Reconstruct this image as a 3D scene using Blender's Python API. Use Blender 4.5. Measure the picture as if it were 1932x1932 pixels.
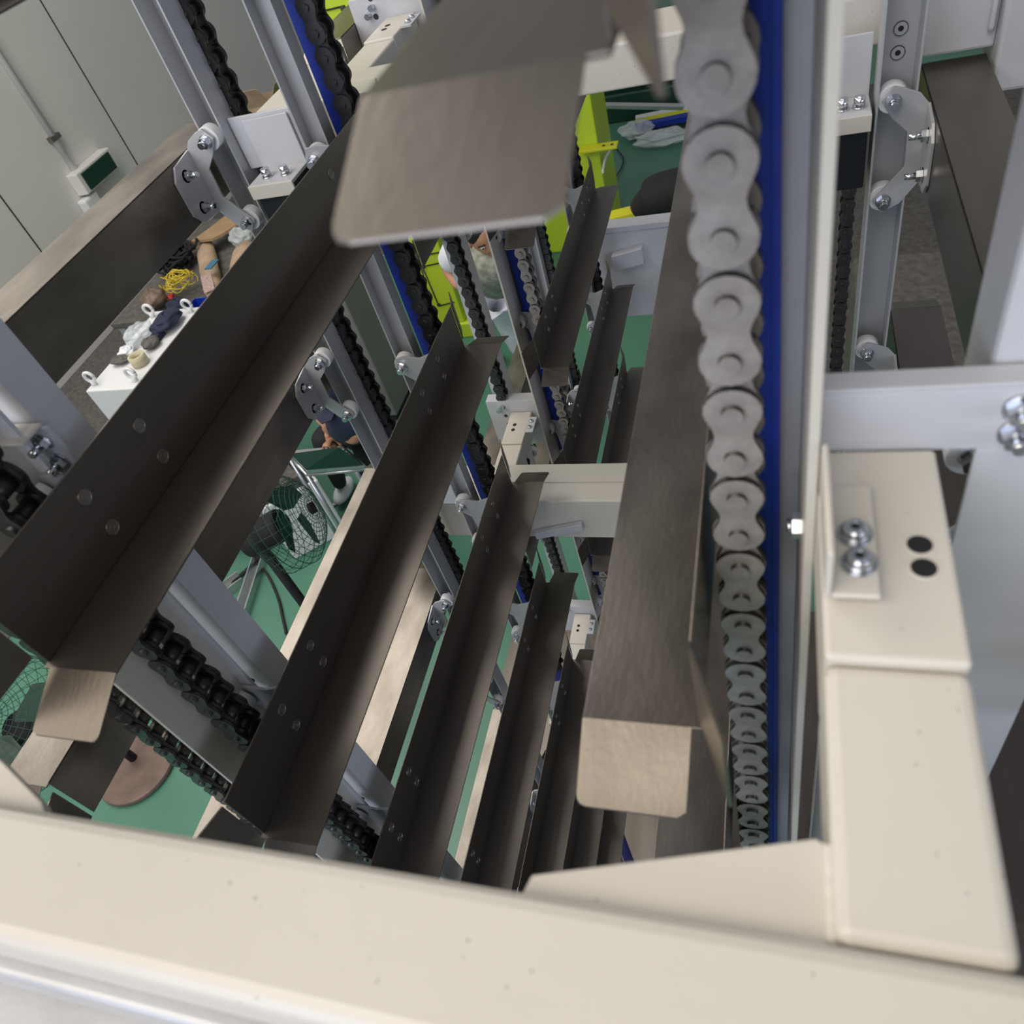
import bpy, math, random
from mathutils import Vector, Matrix
random.seed(7)
for o in list(bpy.data.objects): bpy.data.objects.remove(o, do_unlink=True)
S = bpy.context.scene
COL = S.collection

# ------------------------------------------------------------------ camera
F = 1468.12
M = ((0.94670715, 0.00352103, -0.32207635),      # world X in camera axes (right, down, forward)
     (0.21614695, -0.74829948, 0.62715898),      # world Y
     (-0.23880132, -0.66335171, -0.70918152))    # world Z
cd = bpy.data.cameras.new('camera'); cam = bpy.data.objects.new('camera', cd); COL.objects.link(cam)
cam.matrix_world = Matrix(((M[0][0], -M[0][1], -M[0][2], 0), (M[1][0], -M[1][1], -M[1][2], 0),
                           (M[2][0], -M[2][1], -M[2][2], 0), (0, 0, 0, 1)))
cd.sensor_width = 36; cd.lens = F/1932*36; cd.clip_start = 0.01; cd.clip_end = 60
cd.dof.use_dof = True; cd.dof.focus_distance = 1.3; cd.dof.aperture_fstop = 12.0
S.camera = cam

# ------------------------------------------------------------------ world, lamps, exposure
S.view_settings.view_transform = 'Standard'; S.view_settings.look = 'None'
S.view_settings.gamma = 1; S.view_settings.use_curve_mapping = False
S.view_settings.exposure = 0.06
W = bpy.data.worlds.new('world'); S.world = W; W.use_nodes = True
W.node_tree.nodes['Background'].inputs[0].default_value = (0.62, 0.66, 0.74, 1)
W.node_tree.nodes['Background'].inputs[1].default_value = 0.33
def area(name, loc, target, size, power, color, sy=None):
    l = bpy.data.lights.new(name, 'AREA'); l.energy = power; l.color = color; l.size = size
    if sy: l.shape = 'RECTANGLE'; l.size_y = sy
    o = bpy.data.objects.new(name, l); COL.objects.link(o); o.location = loc
    o.rotation_euler = (Vector(target)-Vector(loc)).to_track_quat('-Z', 'Y').to_euler()
    return o
area('ceiling_lamp', (-2.3, -1.9, 3.2), (-1.5, 0.2, -2), 6.0, 215, (1.0, 0.90, 0.77), 3.0)
area('ceiling_lamp', (-4.1, 3.0, 3.4), (-4.6, 3.6, -3), 3.2, 200, (1.0, 0.95, 0.88))
area('window_and_fill_light', (-1.7, -4.2, 0.9), (-0.3, 0.6, -0.8), 3.5, 125, (0.74, 0.81, 1.0), 2.4)
area('window_and_fill_light', (4.2, -2.4, 0.3), (-0.3, 0.6, -0.9), 3.0, 65, (0.76, 0.83, 1.0), 2.4)  # unseen fill lamp added to brighten the right-facing post faces

# ------------------------------------------------------------------ helpers
def ray(px, py):
    v = (px-966, py-966, F)
    return Vector([M[i][0]*v[0]+M[i][1]*v[1]+M[i][2]*v[2] for i in range(3)])
def at(px, py, X=None, Y=None, Z=None):
    r = ray(px, py)
    if X is not None: return r*(X/r.x)
    if Y is not None: return r*(Y/r.y)
    return r*(Z/r.z)

class MB:
    def __init__(s): s.v = []; s.f = []; s.sm = []
    def box(s, x0, x1, y0, y1, z0, z1):
        n = len(s.v)
        s.v += [(x, y, z) for z in (z0, z1) for y in (y0, y1) for x in (x0, x1)]
        for q in ((0,2,3,1),(4,5,7,6),(0,1,5,4),(2,6,7,3),(0,4,6,2),(1,3,7,5)):
            s.f.append(tuple(n+i for i in q)); s.sm.append(False)
        return s
    def hexa(s, p):   # eight points: bottom loop then top loop
        n = len(s.v); s.v += [tuple(a) for a in p]
        for q in ((3,2,1,0),(4,5,6,7),(0,1,5,4),(1,2,6,5),(2,3,7,6),(3,0,4,7)):
            s.f.append(tuple(n+i for i in q)); s.sm.append(False)
        return s
    def slab(s, p, off):  # polygon thickened by an offset vector
        n = len(s.v); k = len(p); off = Vector(off)
        s.v += [tuple(a) for a in p] + [tuple(Vector(a)+off) for a in p]
        s.f.append(tuple(range(n, n+k))); s.f.append(tuple(range(n+2*k-1, n+k-1, -1))); s.sm += [False, False]
        for i in range(k):
            j = (i+1) % k
            s.f.append((n+i, n+k+i, n+k+j, n+j)); s.sm.append(False)
        return s
    def prism(s, pts, axis, a, b):   # pts 2-D in the plane across axis, in xyz order
        def m(p, t):
            return (t, p[0], p[1]) if axis == 'x' else (p[0], t, p[1]) if axis == 'y' else (p[0], p[1], t)
        d = {'x': (b-a, 0, 0), 'y': (0, b-a, 0), 'z': (0, 0, b-a)}[axis]
        return s.slab([m(p, a) for p in pts], d)
    def cyl(s, p0, p1, r, n=16, r1=None, cap=True):
        p0 = Vector(p0); p1 = Vector(p1); d = (p1-p0).normalized()
        u = d.orthogonal().normalized(); w = d.cross(u); r1 = r if r1 is None else r1
        k = len(s.v)
        for p, rr in ((p0, r), (p1, r1)):
            for i in range(n):
                a = 2*math.pi*i/n
                s.v.append(tuple(p+u*(math.cos(a)*rr)+w*(math.sin(a)*rr)))
        for i in range(n):
            j = (i+1) % n
            s.f.append((k+i, k+j, k+n+j, k+n+i)); s.sm.append(n > 8)
        if cap:
            s.f.append(tuple(k+n-1-i for i in range(n))); s.f.append(tuple(k+n+i for i in range(n))); s.sm += [False, False]
        return s
    def ringcyl(s, p0, p1, ro, ri, n=24):   # hollow cylinder
        p0 = Vector(p0); p1 = Vector(p1); d = (p1-p0).normalized()
        u = d.orthogonal().normalized(); w = d.cross(u); k = len(s.v)
        for p, rr in ((p0, ri), (p0, ro), (p1, ro), (p1, ri)):
            for i in range(n):
                a = 2*math.pi*i/n; s.v.append(tuple(p+u*(math.cos(a)*rr)+w*(math.sin(a)*rr)))
        for q in range(4):
            for i in range(n):
                j = (i+1) % n; q2 = (q+1) % 4
                s.f.append((k+q*n+i, k+q*n+j, k+q2*n+j, k+q2*n+i)); s.sm.append(q in (1, 3))
        return s
    def tube(s, pts, r, n=8):
        pts = [Vector(p) for p in pts]; k = len(s.v); u = None
        for i, p in enumerate(pts):
            d = (pts[min(i+1, len(pts)-1)]-pts[max(i-1, 0)]).normalized()
            u = d.orthogonal().normalized() if u is None else (u-d*u.dot(d)).normalized()
            w = d.cross(u)
            for j in range(n):
                a = 2*math.pi*j/n; s.v.append(tuple(p+u*(math.cos(a)*r)+w*(math.sin(a)*r)))
        for i in range(len(pts)-1):
            for j in range(n):
                j2 = (j+1) % n
                s.f.append((k+i*n+j, k+i*n+j2, k+(i+1)*n+j2, k+(i+1)*n+j)); s.sm.append(True)
        s.f.append(tuple(k+n-1-i for i in range(n))); e = k+(len(pts)-1)*n
        s.f.append(tuple(e+i for i in range(n))); s.sm += [False, False]
        return s
    def blob(s, c, rx, ry, rz, n=14, m=9, rough=0.0, seed=0):
        rnd = random.Random(seed); k = len(s.v)
        for i in range(m+1):
            th = math.pi*i/m
            for j in range(n):
                ph = 2*math.pi*j/n; q = 1+rough*(rnd.random()-.5)*2
                s.v.append((c[0]+rx*q*math.sin(th)*math.cos(ph), c[1]+ry*q*math.sin(th)*math.sin(ph), c[2]+rz*q*math.cos(th)))
        for i in range(m):
            for j in range(n):
                j2 = (j+1) % n
                s.f.append((k+i*n+j, k+(i+1)*n+j, k+(i+1)*n+j2, k+i*n+j2)); s.sm.append(rough < .12)
        return s
    def mesh(s, name):
        me = bpy.data.meshes.new(name); me.from_pydata(s.v, [], s.f)
        me.polygons.foreach_set('use_smooth', s.sm)
        import bmesh
        b = bmesh.new(); b.from_mesh(me); bmesh.ops.recalc_face_normals(b, faces=b.faces); b.to_mesh(me); b.free()
        me.update(); return me
    def build(s, name, mat, parent=None, bevel=0, loc=None, seg=2):
        return link(name, s.mesh(name), mat, parent, bevel, loc, seg)

def link(name, me, mat, parent=None, bevel=0, loc=None, seg=2):
    if mat and not me.materials: me.materials.append(mat)
    o = bpy.data.objects.new(name, me); COL.objects.link(o)
    if parent: o.parent = parent
    if loc is not None: o.location = loc
    if bevel:
        m = o.modifiers.new('bevel', 'BEVEL'); m.width = bevel; m.segments = seg; m.limit_method = 'ANGLE'
        m.angle_limit = math.radians(40)
    return o
def tag(o, label=None, cat=None, group=None, kind=None):
    if label: o['label'] = label
    if cat: o['category'] = cat
    if group: o['group'] = group
    if kind: o['kind'] = kind
    return o
def thing(name, label, cat, loc=(0,0,0), group=None):
    o = bpy.data.objects.new(name, None); COL.objects.link(o); o.location = loc; o.empty_display_size = .02
    return tag(o, label, cat, group)
def dup(root, loc, label=None, group=None):
    r = root.copy(); COL.objects.link(r); r.location = loc
    if label: r['label'] = label
    if group: r['group'] = group
    for ch in list(root.children):
        c = ch.copy(); COL.objects.link(c); c.parent = r
        for g in list(ch.children):
            d = g.copy(); COL.objects.link(d); d.parent = c
    return r

# ------------------------------------------------------------------ materials
def mat(name, col, rough=.5, metal=0, noise=0, nscale=20, col2=None, bump=0, bscale=200, stretch=None, spec=.5, alpha=1, trans=0,
        specks=0, rvar=0):
    m = bpy.data.materials.new(name); m.use_nodes = True; nt = m.node_tree; N = nt.nodes; L = nt.links
    b = N['Principled BSDF']; b.inputs['Base Color'].default_value = (*col, 1)
    b.inputs['Roughness'].default_value = rough; b.inputs['Metallic'].default_value = metal
    b.inputs['Specular IOR Level'].default_value = spec
    if alpha < 1: b.inputs['Alpha'].default_value = alpha
    if trans: b.inputs['Transmission Weight'].default_value = trans
    tc = N.new('ShaderNodeTexCoord'); src = tc.outputs['Object']
    if stretch:
        mp = N.new('ShaderNodeMapping'); mp.inputs['Scale'].default_value = stretch; L.new(src, mp.inputs[0]); src2 = mp.outputs[0]
    else: src2 = src
    last = None
    if noise:
        n = N.new('ShaderNodeTexNoise'); n.inputs['Scale'].default_value = nscale; n.inputs['Detail'].default_value = 5
        L.new(src2, n.inputs['Vector'])
        r = N.new('ShaderNodeValToRGB'); c2 = col2 or tuple(c*(1-noise) for c in col)
        r.color_ramp.elements[0].position = .35; r.color_ramp.elements[1].position = .68
        r.color_ramp.elements[0].color = (*c2, 1); r.color_ramp.elements[1].color = (*col, 1)
        L.new(n.outputs[0], r.inputs[0]); last = r.outputs[0]
        if rvar:
            mr = N.new('ShaderNodeMapRange'); mr.inputs['To Min'].default_value = rough-rvar; mr.inputs['To Max'].default_value = rough+rvar
            L.new(n.outputs[0], mr.inputs[0]); L.new(mr.outputs[0], b.inputs['Roughness'])
    if specks:
        v = N.new('ShaderNodeTexNoise'); v.inputs['Scale'].default_value = 420; v.inputs['Detail'].default_value = 1
        L.new(src, v.inputs['Vector'])
        r2 = N.new('ShaderNodeValToRGB'); r2.color_ramp.elements[0].position = .765; r2.color_ramp.elements[1].position = .79
        r2.color_ramp.elements[0].color = (0,0,0,1); r2.color_ramp.elements[1].color = (specks,)*3+(1,)
        L.new(v.outputs[0], r2.inputs[0])
        mx = N.new('ShaderNodeMixRGB'); L.new(r2.outputs[0], mx.inputs[0])
        if last: L.new(last, mx.inputs[1])
        else: mx.inputs[1].default_value = (*col, 1)
        mx.inputs[2].default_value = (.08, .07, .06, 1); last = mx.outputs[0]
    if last: L.new(last, b.inputs['Base Color'])
    if bump:
        n2 = N.new('ShaderNodeTexNoise'); n2.inputs['Scale'].default_value = bscale; n2.inputs['Detail'].default_value = 3
        L.new(src2, n2.inputs['Vector'])
        bp = N.new('ShaderNodeBump'); bp.inputs['Strength'].default_value = bump; bp.inputs['Distance'].default_value = .001
        L.new(n2.outputs[0], bp.inputs['Height']); L.new(bp.outputs[0], b.inputs['Normal'])
    return m
STEEL = mat('dark_mill_steel', (.235,.208,.18), .38, .88, .45, 9, (.14,.122,.105), .12, 260, (1,.18,1), rvar=.08)
STEELR = mat('brushed_brown_steel', (.29,.26,.225), .36, .88, .5, 16, (.15,.13,.11), .15, 300, (1,.45,1), rvar=.08)
WORN = mat('worn_bolt_steel', (.42,.39,.36), .3, .95, .2, 60)
CREAM = mat('cream_paint', (.62,.59,.53), .38, 0, .1, 6, (.58,.55,.48), .12, 90, specks=.75)
PAINT = mat('light_grey_paint', (.56,.57,.60), .36, 0, .12, 10, None, .15, 150)
GALV = mat('satin_grey_channel', (.50,.51,.53), .38, .35, .15, 12, None, .1, 200, (1,1,.1))
BLUE = mat('blue_plastic', (.008,.038,.38), .42, 0, .2, 30)
CHB = mat('bright_chain_steel', (.40,.375,.36), .5, .35, .25, 90, (.29,.265,.25), .2, 600)
CHD = mat('black_oiled_chain_steel', (.10,.098,.10), .33, .8, .3, 60)
CHDARK = mat('black_roller_steel', (.045,.042,.04), .38, .6)
ZINC = mat('zinc_plated_steel', (.72,.74,.78), .18, 1, .2, 60)
DBOLT = mat('blackened_bolt', (.10,.10,.10), .4, .7)
NYLON = mat('white_nylon', (.72,.73,.74), .45)
BLACK = mat('black_plastic', (.006,.008,.013), .45)
HOLE = mat('drilled_hole_dark', (.008,.008,.008), .8)
GREEN = mat('green_epoxy_floor', (.082,.235,.155), .4, 0, .18, 1.2, (.062,.185,.125), .05, 30)
WALLM = mat('off_white_wall_panel', (.70,.68,.66), .6, 0, .05, 1)
WALLM2 = mat('warm_grey_panel', (.20,.195,.185), .5, 0, .06, 2)
LIME = mat('lime_green_paint', (.54,.70,.04), .4, 0, .08, 3)
WHITE = mat('white_enamel', (.72,.73,.74), .4, 0, .04, 4)
SKIN = mat('skin', (.50,.25,.15), .5, 0, .1, 20)
NAVY = mat('navy_cloth', (.012,.018,.045), .8)
BLACKC = mat('black_cloth', (.012,.011,.013), .85, 0, .3, 40)
CAMO = mat('camouflage_cloth', (.42,.42,.36), .85, 0, 1, 22, (.20,.21,.15))
WHITEC = mat('white_cloth', (.75,.77,.82), .8, 0, .1, 14)
CARD = mat('brown_cardboard', (.38,.25,.14), .8, 0, .15, 10)
KRAFT = mat('kraft_paper_sack', (.46,.33,.23), .75, 0, .25, 9, None, .8, 40)
PLASTIC = mat('clear_wrinkled_plastic', (.75,.80,.83), .12, 0, .1, 20, None, .9, 40, alpha=.45)
YEL = mat('yellow_insulation', (.62,.47,.03), .5)
CYEL = mat('yellow_paint', (.62,.60,.02), .45)
RED = mat('red_plastic', (.45,.02,.02), .5)
DKG = mat('dark_green_plastic', (.006,.04,.024), .4)
RUST = mat('brown_iron', (.22,.15,.12), .55, .3, .3, 12)
WIRE = mat('dark_green_wire', (.02,.07,.05), .5, .3)
ALU = mat('aluminium', (.6,.62,.63), .3, .9, .1, 30)
GLOVE = mat('grey_glove_fabric', (.13,.12,.11), .85, 0, .4, 30)
TAPE = mat('beige_tape', (.50,.45,.30), .5)
HAIR = mat('black_hair', (.01,.009,.008), .6)
PINK = mat('pale_printed_paper', (.6,.42,.40), .8, 0, .5, 60)
DARKG = mat('dark_seam', (.02,.02,.02), .8)

# ------------------------------------------------------------------ setting
fz = -3.2
g = MB().box(-8, 5, -3, 14, fz-.05, fz).build('floor', GREEN); tag(g, kind='structure')
wx = at(139, 738, Z=fz).x - .2
g = MB().box(wx-.15, wx, -3, 14, fz, 3.6).build('wall_left', WALLM); tag(g, kind='structure')
g2 = MB()
for py in (3.4, 5.0, 6.6, 8.2): g2.box(wx, wx+.004, py, py+.012, fz, 3.6)
g2.build('panel_joint', DARKG, g)
g = MB().box(-8, 5, 14, 14.15, fz, 3.6).build('wall_back', WALLM); tag(g, kind='structure')
g = MB().box(wx, wx+.015, -3, 14, fz, fz+.1).build('baseboard_left', WALLM); tag(g, kind='structure')

# ------------------------------------------------------------------ trays (carriers)
LT, WT, HT, TH = .75, .059, .073, .0016
def make_tray(label, group, sx, up, material, bracket):
    """sx: side the floor panel points to; up: back panel rises (+1) or hangs (-1)."""
    t = thing('carrier_tray', label, 'tray', (0,0,0), group)
    x1 = sx*WT
    def X(a, b): return (min(a, b), max(a, b))
    MB().box(*X(-sx*TH, x1), 0, LT, -TH, 0).build('floor_panel', material, t, .0005)
    z0, z1 = (0, HT) if up > 0 else (-HT, 0)
    MB().box(*X(0, -sx*TH), .004, LT-.004, z0, z1).build('back_panel', material, t, .0005)
    for ye, d in ((0, -1), (LT, 1)):
        c = .004
        p = [(x1, ye, 0), (sx*c, ye, 0), (sx*(c+.001), ye+d*.0365, -.0147), (sx*(c+.005), ye+d*.039, -.0157), (x1-sx*.0052, ye+d*.039, -.0157), (x1-sx*.0022, ye+d*.0382, -.0154), (x1-sx*.0006, ye+d*.0365, -.0147), (x1, ye+d*.034, -.0137)]
        MB().slab(p, (0, d*.0003, -.0009)).build('end_tab', material, t)
        zb = .004 if up > 0 else -.004
        zt = HT if up > 0 else -HT
        q = [(0, ye, zb*3), (0, ye, zt), (-sx*.0145, ye+d*.037, zt*.985), (-sx*.0155, ye+d*.039, zt*.95), (-sx*.0155, ye+d*.038, zt*.04)]
        MB().slab(q, (-sx*TH, 0, 0)).build('end_flare', material, t)
    for yy in (.104, .177, .575, .650):
        for zz in (.020, .052):
            z = zz if up > 0 else -zz
            s = sx*.0003
            b = MB().ringcyl((0, yy, z), (s*3, yy, z), .0058, .0053, 20)
            b.cyl((0, yy, z), (s*1.6, yy, z), .0053, 20)
            b.ringcyl((s*1.5, yy, z), (s*2.4, yy, z), .0026, .0019, 6)
            b.build('bolt_head', WORN, t)
    if bracket == 'inner':
        for yy, d in ((.657, 1), (.125, -1)):
            px = -sx
            poly = [(px*.0025, .06), (px*.03, .05), (px*.052, .054), (px*.068, .052), (px*.074, .037), (px*.066, .024), (px*.05, .01), (px*.046, -.04), (px*.066, -.055), (px*.074, -.067), (px*.066, -.08), (px*.05, -.082), (px*.015, -.05), (px*.0025, -.02)]
            b = MB().prism(poly, 'y', yy-.0015, yy+.0015)
            b.box(*X(px*.002, px*.005), yy-.09 if d > 0 else yy, yy if d > 0 else yy+.09, .008, .066)
            br = b.build('roller_bracket', GALV, t, .0004)
            for z in (.037, -.067):
                roller(br, px*.062, yy, z, d)
    elif bracket == 'outer':
        for yy, d in ((.655, 1), (.175, -1)):
            px = -sx
            poly = [(px*.0025, -.002), (px*.012, .010), (px*.026, .017), (px*.037, .020), (px*.047, .008), (px*.036, -.010), (px*.020, -.026), (px*.019, -.062), (px*.034, -.080), (px*.047, -.096), (px*.036, -.110), (px*.020, -.102), (px*.0025, -.078)]
            b = MB().prism(poly, 'y', yy-.0015, yy+.0015)
            y0, y1 = (yy-.05, yy) if d > 0 else (yy, yy+.05)
            b.prism([(y0+.012, -.004), (y1, 0), (y1, -.078), (y0+.012, -.074), (y0, -.06), (y0, -.018)], 'x', px*.002, px*.005)
            br = b.build('roller_bracket', GALV, t, .0004)
            for z in (.006, -.097):
                roller(br, px*.036, yy, z, d)
            for z in (-.02, -.060):
                n = MB().cyl((px*.004, yy-d*.027, z), (px*.005, yy-d*.027, z), .0075, 16)
                n.cyl((px*.005, yy-d*.027, z), (px*.0115, yy-d*.027, z), .0062, 6)
                n.cyl((px*.0115, yy-d*.027, z), (px*.022, yy-d*.027, z), .0032, 10)
                n.build('fixing_nut', ZINC, br)
    return t
def roller(br, x, y, z, d):
    w = MB().ringcyl((x, y+d*.004, z), (x, y+d*.018, z), .0138, .0068, 28)
    w.ringcyl((x, y+d*.0035, z), (x, y+d*.017, z), .0070, .0040, 20)
    w.build('guide_roller', NYLON, br, .0006)
    n = MB().cyl((x, y-d*.0015, z), (x, y-d*.003, z), .0078, 18)
    n.cyl((x, y-d*.003, z), (x, y-d*.0095, z), .0068, 6)
    n.cyl((x, y-d*.0095, z), (x, y-d*.0155, z), .0040, 12)
    n.cyl((x, y+d*.018, z), (x, y+d*.026, z), .0060, 6)
    n.build('axle_nut', ZINC if d > 0 else DBOLT, br)

TX = -.4545; Y1 = .178; M2 = 1.065
ordinal = ['topmost','second from the top','third from the top','fourth from the top','fifth from the top','sixth from the top','seventh from the top','eighth from the top']
T = make_tray('L-shaped dark steel carrier tray cut off by the upper left frame corner', 'left inner carrier trays', 1, 1, STEEL, 'inner')
T.location = (TX, Y1, -.052)
lb = ['widest dark L-shaped carrier tray running diagonally with four ring-marked bolts',
      'long black L-shaped carrier tray, next below the widest one, ending above the white beam',
      'black carrier tray with bright scratches, its rounded far tab over the central cross beam',
      'narrower dark L-shaped carrier tray directly below the scratched one, far tab under the cross beam',
      'fifth left inner carrier tray down, a dark sliver beside the long brown tray',
      'sixth L-shaped carrier tray down the left inner stack, deep in shadow',
      'seventh and deepest L-shaped carrier tray of the left inner stack']
for k in range(7):
    dup(T, (TX, Y1, -.357-.3048*k), lb[k])
# second machine, inner left strand
lu = ['rear machine tray mostly hidden behind the big blurred plate, only its lip showing',
      'rear machine carrier tray with a sunlit blotch and stains on its floor',
      'rear machine carrier tray with a bright clean floor, just left of the long brown plate',
      'rear machine carrier tray in shadow tucked against the long brown plate',
      'lowest visible rear machine inner carrier tray under the cross beam']
for k in range(5):
    dup(T, (TX, Y1+M2-.02, -.637-.3048*k), lu[k], 'rear machine inner carrier trays')
O = make_tray('brown steel carrier tray with scuffed shiny top edge against the wall at upper left', 'left outer carrier trays', -1, -1, STEELR, 'outer')
zo = [-.283, -.612, -.925, -1.235, -1.55, -1.87, -2.18, -2.49]
O.location = (-.68, Y1, zo[0])
lo = ['dark outer carrier tray showing under the widest diagonal tray, above the mesh fan',
      'outer carrier tray whose gritty grey top runs beside the green floor',
      'outer carrier tray with a sunlit tan grained top between two black trays',
      'outer carrier tray deep in the left loop, fifth down', 'outer carrier tray deep in the left loop, sixth down']
lo += ['seventh outer carrier tray down the left loop', 'eighth and lowest outer carrier tray of the left loop']
for k in range(1, 8): dup(O, (-.68, Y1, zo[k]), lo[k-1])
for k in (0, 1, 3, 4):
    dup(O, (-.642, Y1+M2, zo[k]-.02), ['rear outer tray, topmost, behind the big blurred plate','rear outer tray whose dark pointed end hangs over the lime machine',
        'rear outer tray, third down, beside the rear grey post','rear outer tray with lit tan top left of the rear bracket plate','rear outer tray, lowest, near the pale cross beam'][k], 'rear outer carrier trays')
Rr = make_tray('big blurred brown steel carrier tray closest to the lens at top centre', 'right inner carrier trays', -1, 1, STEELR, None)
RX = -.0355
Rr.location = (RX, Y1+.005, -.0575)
lr = ['long brown carrier tray left of the bright chain with a shiny bent end tab', 'carrier tray directly below the one with the shiny tab, its edge showing under the tab',
      'third tray down the right inner stack, a dark fin under the shiny tab', 'fourth tray down the right inner stack', 'fifth tray down the right inner stack', 'sixth tray down the right inner stack']
for k in range(6): dup(Rr, (RX, Y1+.002, -.364-.3048*k), lr[k])
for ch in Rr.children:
    if ch.material_slots[0].material == STEELR: ch.material_slots[0].link = 'OBJECT'; ch.material_slots[0].material = STEEL  # darker steel stands in for the photographer's dark reflection on this tray
Q = make_tray('smudged dark carrier tray on the far right, bolted to the roller bracket', 'right outer carrier trays', 1, -1, STEEL, 'outer')
Q.location = (.143, Y1+.03, -.37)
for k in range(1, 4): dup(Q, (.143, Y1+.03, -.37-.3048*k), ['black carrier tray below the smudged one, above the grey angle flange','third right outer carrier tray down, in darkness','fourth right outer carrier tray down, in darkness'][k-1])

# ------------------------------------------------------------------ roller chains
PI = .0254
def plate(r, wst):
    pts = []
    h = PI/2
    for i in range(11):
        a = math.radians(180*i/10); pts.append((r*math.cos(a), h+r*math.sin(a)))
    sd = []
    for i in range(1, 8):
        t = 1-2*i/8; q = abs(t); sd.append((wst+(r-wst)*(q*q*(3-2*q)), h*t))
    pts += [(-x, z) for x, z in sd]
    for i in range(11):
        a = math.radians(180+180*i/10); pts.append((r*math.cos(a), -h+r*math.sin(a)))
    pts += [(x, z) for x, z in reversed(sd)]
    return pts
def link_mesh(outer):
    b = MB(); pl = plate(.0116 if outer else .0119, .0076 if outer else .0078)
    ys = ((0, .0030), (.0260, .0290)) if outer else ((.0036, .0066), (.0224, .0254))
    for a, c in ys: b.prism(pl, 'y', a, c)
    h = PI/2
    for z in (h, -h):
        if outer: b.cyl((0, -.0026, z), (0, .0318, z), .0043, 14)
        else: b.cyl((0, .0064, z), (0, .0226, z), .0078, 14)
    return b
CM = {}
for key, m in (('b', CHB), ('d', CHD)):
    for o in (True, False):
        me = link_mesh(o).mesh('chain_link'); me.materials.append(m); me.materials.append(CHDARK); CM[key, o] = me
        for pl_ in me.polygons: pl_.material_index = 0 if abs(pl_.normal.y) > .7 else 1
def chain(label, X, Y, zp, n, key='d', group=None, par=0):
    """first pin at zp, going down; even links are outer links"""
    t = thing('roller_chain', label, 'chain', (X, Y, zp), group)
    for i in range(n):
        outer = (i+par) % 2 == 0
        o = link('outer_link' if outer else 'inner_link', CM[key, outer], None, t, .0006 if False else 0, (0, 0, -PI*(i+.5)))
    return t
chain('bright steel roller chain hanging beside the blue rail', -.017, .244, -.114+4*PI, 62, 'b')
chain('black roller chain at the right picture edge behind the white tube', .117, .255, -.12, 46)
chain('black roller chain nearest the lens at left, between two pale posts', -.484, .245, -.12, 58)
chain('black roller chain passing over the round iron base at lower left', -.606, .243, -.20, 54)
chain('black chain at upper left beside the left pair of roller channels', -.632, .885, -.06, 50, par=1)
chain('black chain in front of the lime machine, between blue rail and big blurred plate', -.484, .886, -.08, 58)
chain('thin black rear chain left of the rear grey post', -.601, 1.31, -.25, 62)
chain('grey rear chain in front of the rear blue rail', -.467, 1.308, -.25, 62, 'b')
chain('small distant chain at the far end of the rear machine, outer strand', -.62, 1.94, -.5, 50)
chain('small distant chain at the far end of the rear machine, inner strand', -.49, 1.94, -.5, 50)
chain('dark narrow chain behind the white column, below the black guide block', .112, 1.33, -.52, 50)

# ------------------------------------------------------------------ channels, columns, posts
ZT, ZB = .06, fz+.03
def channel(label, x0, x1, y0, y1, opens, group='roller guide channels', m=None):
    """C channel with a web and two flanges; opens = -1 towards the lens, +1 away"""
    t = .0035
    c = thing('guide_channel', label, 'channel', (0,0,0), group)
    mm = m or GALV
    wy = (y1-t, y1) if opens < 0 else (y0, y0+t)
    MB().box(x0, x1, wy[0], wy[1], ZB, ZT).build('web', mm, c)
    f0, f1 = (y0, y1-t) if opens < 0 else (y0+t, y1)
    MB().box(x0, x0+t*.6, f0, f1, ZB, ZT).build('flange', mm, c)
    MB().box(x1-t*.6, x1, f0, f1, ZB, ZT).build('flange', mm, c)
    return c
channel('leftmost grey roller channel with a white roller, upper left', -.661, -.629, .850, .884, -1)
channel('grey roller channel left of the dark blue rail at upper left', -.532, -.500, .850, .872, -1)
channel('broad grey post crossing between the widest tray and the next black tray', -.531, -.501, .323, .356, 1, m=PAINT)
channel('grey post hidden behind the black chains at lower left', -.661, -.631, .323, .356, 1, m=PAINT)
c = channel('blue-grey roller channel with two countersunk screws at upper right', .0920, .1285, .865, .899, -1)
for px, py in ((1700, 54), (1694, 100)):
    p = at(px, py, Y=.894)
    b = MB().ringcyl((p.x, .8954, p.z), (p.x, .8940, p.z), .0066, .0060, 22); 
    sc_ = b.build('countersunk_screw', DARKG, c); MB().cyl((p.x, .8954, p.z), (p.x, .8942, p.z), .0059, 22).build('screw_face', GALV, sc_); MB().cyl((p.x, .8944, p.z), (p.x, .8940, p.z), .0028, 6).build('hex_socket', HOLE, sc_)
channel('light rear grey post right of the thin black rear chain', -.634, -.596, 1.346, 1.383, 1, m=PAINT)
channel('slim grey rear post right of the rear blue rail', -.531, -.501, 1.388, 1.425, 1, m=PAINT)
channel('distant roller channel at the rear machine far end, outer', -.661, -.629, 1.915, 1.95, -1)
channel('distant roller channel at the rear machine far end, inner', -.532, -.500, 1.915, 1.95, -1)
def angle_column(label, xe, sx, y0, y1, wx, yoff=0):
    """L column: web across X at y1 from the chain side to xe, flange towards the lens at xe"""
    c = thing('angle_column', label, 'column', (0,0,0), 'white angle columns')
    a, b = sorted((xe, xe-sx*wx))
    MB().box(a, b, y1, y1+.004, ZB, ZT).build('web', PAINT, c, .0006)
    a, b = sorted((xe, xe-sx*.0040))
    MB().box(a, b, y0, y1+.004, ZB, ZT).build('flange', CREAM, c, .0006)
    return c
ac = angle_column('tall white angle column beside the blue rail, bolted to the small bracket', .0150, 1, .222, .305, .0138)
angle_column('pale blue angle column with a thin white edge between the two black chains at lower left', -.516, -1, .224, .305, .016)
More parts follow.
